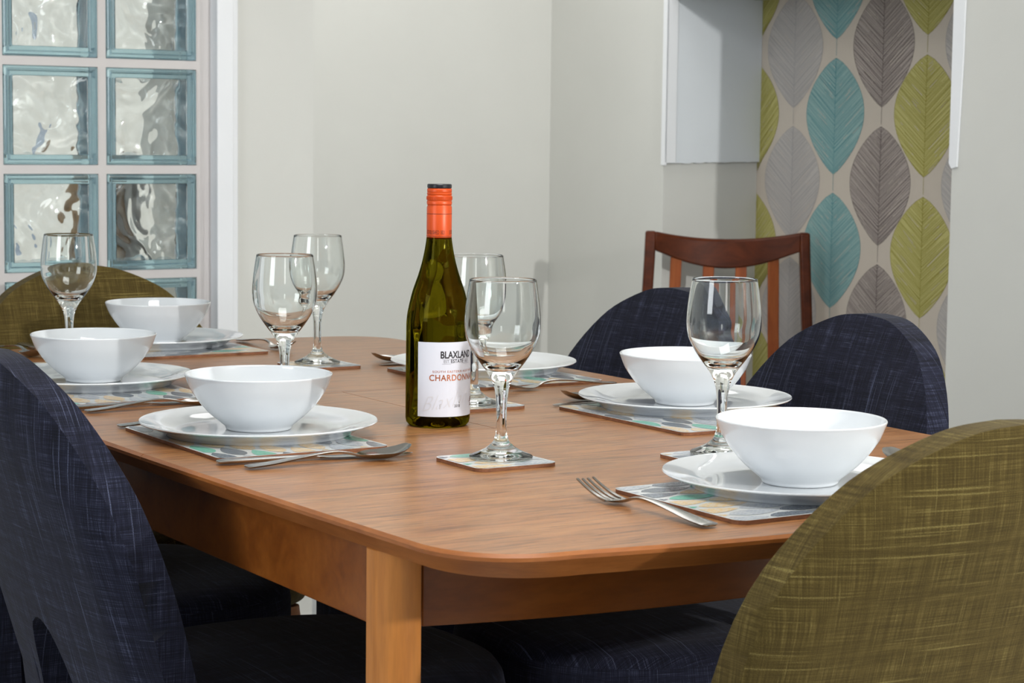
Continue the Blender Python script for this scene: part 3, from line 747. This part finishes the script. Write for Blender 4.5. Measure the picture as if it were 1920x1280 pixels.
for p, q in zip(ring, ring[1:]):
    for i in range(4): bm.faces.new((p[i], q[i], q[(i + 1) % 4], p[(i + 1) % 4]))
bm.faces.new(ring[0]); bm.faces.new(ring[-1][::-1])
lab = autosmooth(meshobj('label', bm, M_LABEL, bot), 40)
def wrap_text(name, body, cth, z, size, width, mat, r, parent, bold=0., shear=0., rise=0., spacing=1.):
    cu = bpy.data.curves.new(name, 'FONT'); cu.body = body; cu.size = 1; cu.align_x = 'CENTER'; cu.offset = bold; cu.shear = shear; cu.space_character = spacing; cu.resolution_u = 4
    to = bpy.data.objects.new(name, cu); COL.objects.link(to); bpy.context.view_layer.update()
    me = bpy.data.meshes.new_from_object(to.evaluated_get(bpy.context.evaluated_depsgraph_get()))
    bpy.data.objects.remove(to); bpy.data.curves.remove(cu)
    bm = bmesh.new(); bm.from_mesh(me); bpy.data.meshes.remove(me)
    xs = [v_.co.x for v_ in bm.verts]; ys = [v_.co.y for v_ in bm.verts]; x0, x1, y1 = min(xs), max(xs), .70
    sx = width / (x1 - x0); sy = size / y1; mid = (x0 + x1) / 2
    nb = max(4, int(width / .0012))
    for i in range(1, nb):
        x = x0 + (x1 - x0) * i / nb; bmesh.ops.bisect_plane(bm, geom=bm.verts[:] + bm.edges[:] + bm.faces[:], plane_co=(x, 0, 0), plane_no=(1, 0, 0))
    for v_ in bm.verts:
        X = (v_.co.x - mid) * sx; Z = z + v_.co.y * sy + rise * X; v_.co = ang_pt(cth + X / r, r, Z)
    o = meshobj(name, bm, mat, parent); return o
T = RL + .00035; CT = R(40)
wrap_text('lettering', 'BLAXLAND', CT, .0878, .0086, .0480, M_INK, T, lab, .022)
wrap_text('lettering', 'ESTATE', R(38.5), .0818, .0045, .0190, M_INK, T, lab, .015, 0, 0, 1.1)
wrap_text('lettering', 'EST.', R(17.5), .0820, .0034, .0075, M_GREYINK, T, lab)
wrap_text('lettering', '1821', R(60.5), .0820, .0034, .0075, M_GREYINK, T, lab)
wrap_text('lettering', 'SOUTH EASTERN AUSTRALIA', R(40), .0698, .0026, .0680, M_COPPER, T, lab, 0, 0, 0, 1.15)
wrap_text('lettering', 'CHARDONNAY', R(38.5), .0597, .0076, .0740, M_COPPER, T, lab, .012, 0, 0, 1.1)
wrap_text('lettering', 'Blaxland', R(30), .0270, .0190, .0800, M_PALEINK, T, lab, -.02, .5, .16)
wrap_text('lettering', '2018', R(38), .0262, .0034, .0085, M_INK, T, lab)
wrap_text('lettering', 'ESTABLISHED 1821', R(-21), .2400, .0050, .0270, M_BROWNINK, .01582, sl)
wrap_text('lettering', 'ESTABLISHED 1821', R(104), .2400, .0050, .0270, M_BROWNINK, .01582, sl)
for tc, zz in ((17.5, .0862), (17.5, .0805), (60.5, .0862), (60.5, .0805)):
    bm = bmesh.new(); pr_ = []
    for i in range(7):
        t = R(tc) + (-.5 + i / 6) * .012 / T; pr_.append((bm.verts.new(ang_pt(t, T, zz)), bm.verts.new(ang_pt(t, T, zz + .0003))))
    for p, q in zip(pr_, pr_[1:]): bm.faces.new((p[0], q[0], q[1], p[1]))
    meshobj('rule_line', bm, M_GREYINK, lab)
bm = bmesh.new()
for (t0, t1, za, zb_) in ((76, 86, .0260, .0272), (77.5, 84.5, .0280, .0296), (75.5, 86, .0304, .0320), (78, 84, .0326, .0350), (76, 85.5, .0356, .0368)):
    q = [ang_pt(R(t0 + (t1 - t0) * i / 3), T, z) for z in (za, zb_) for i in range(4)]; vs = [bm.verts.new(p) for p in q]
    for i in range(3): bm.faces.new((vs[i], vs[i + 1], vs[i + 5], vs[i + 4]))
meshobj('crest', bm, M_REDINK, lab)
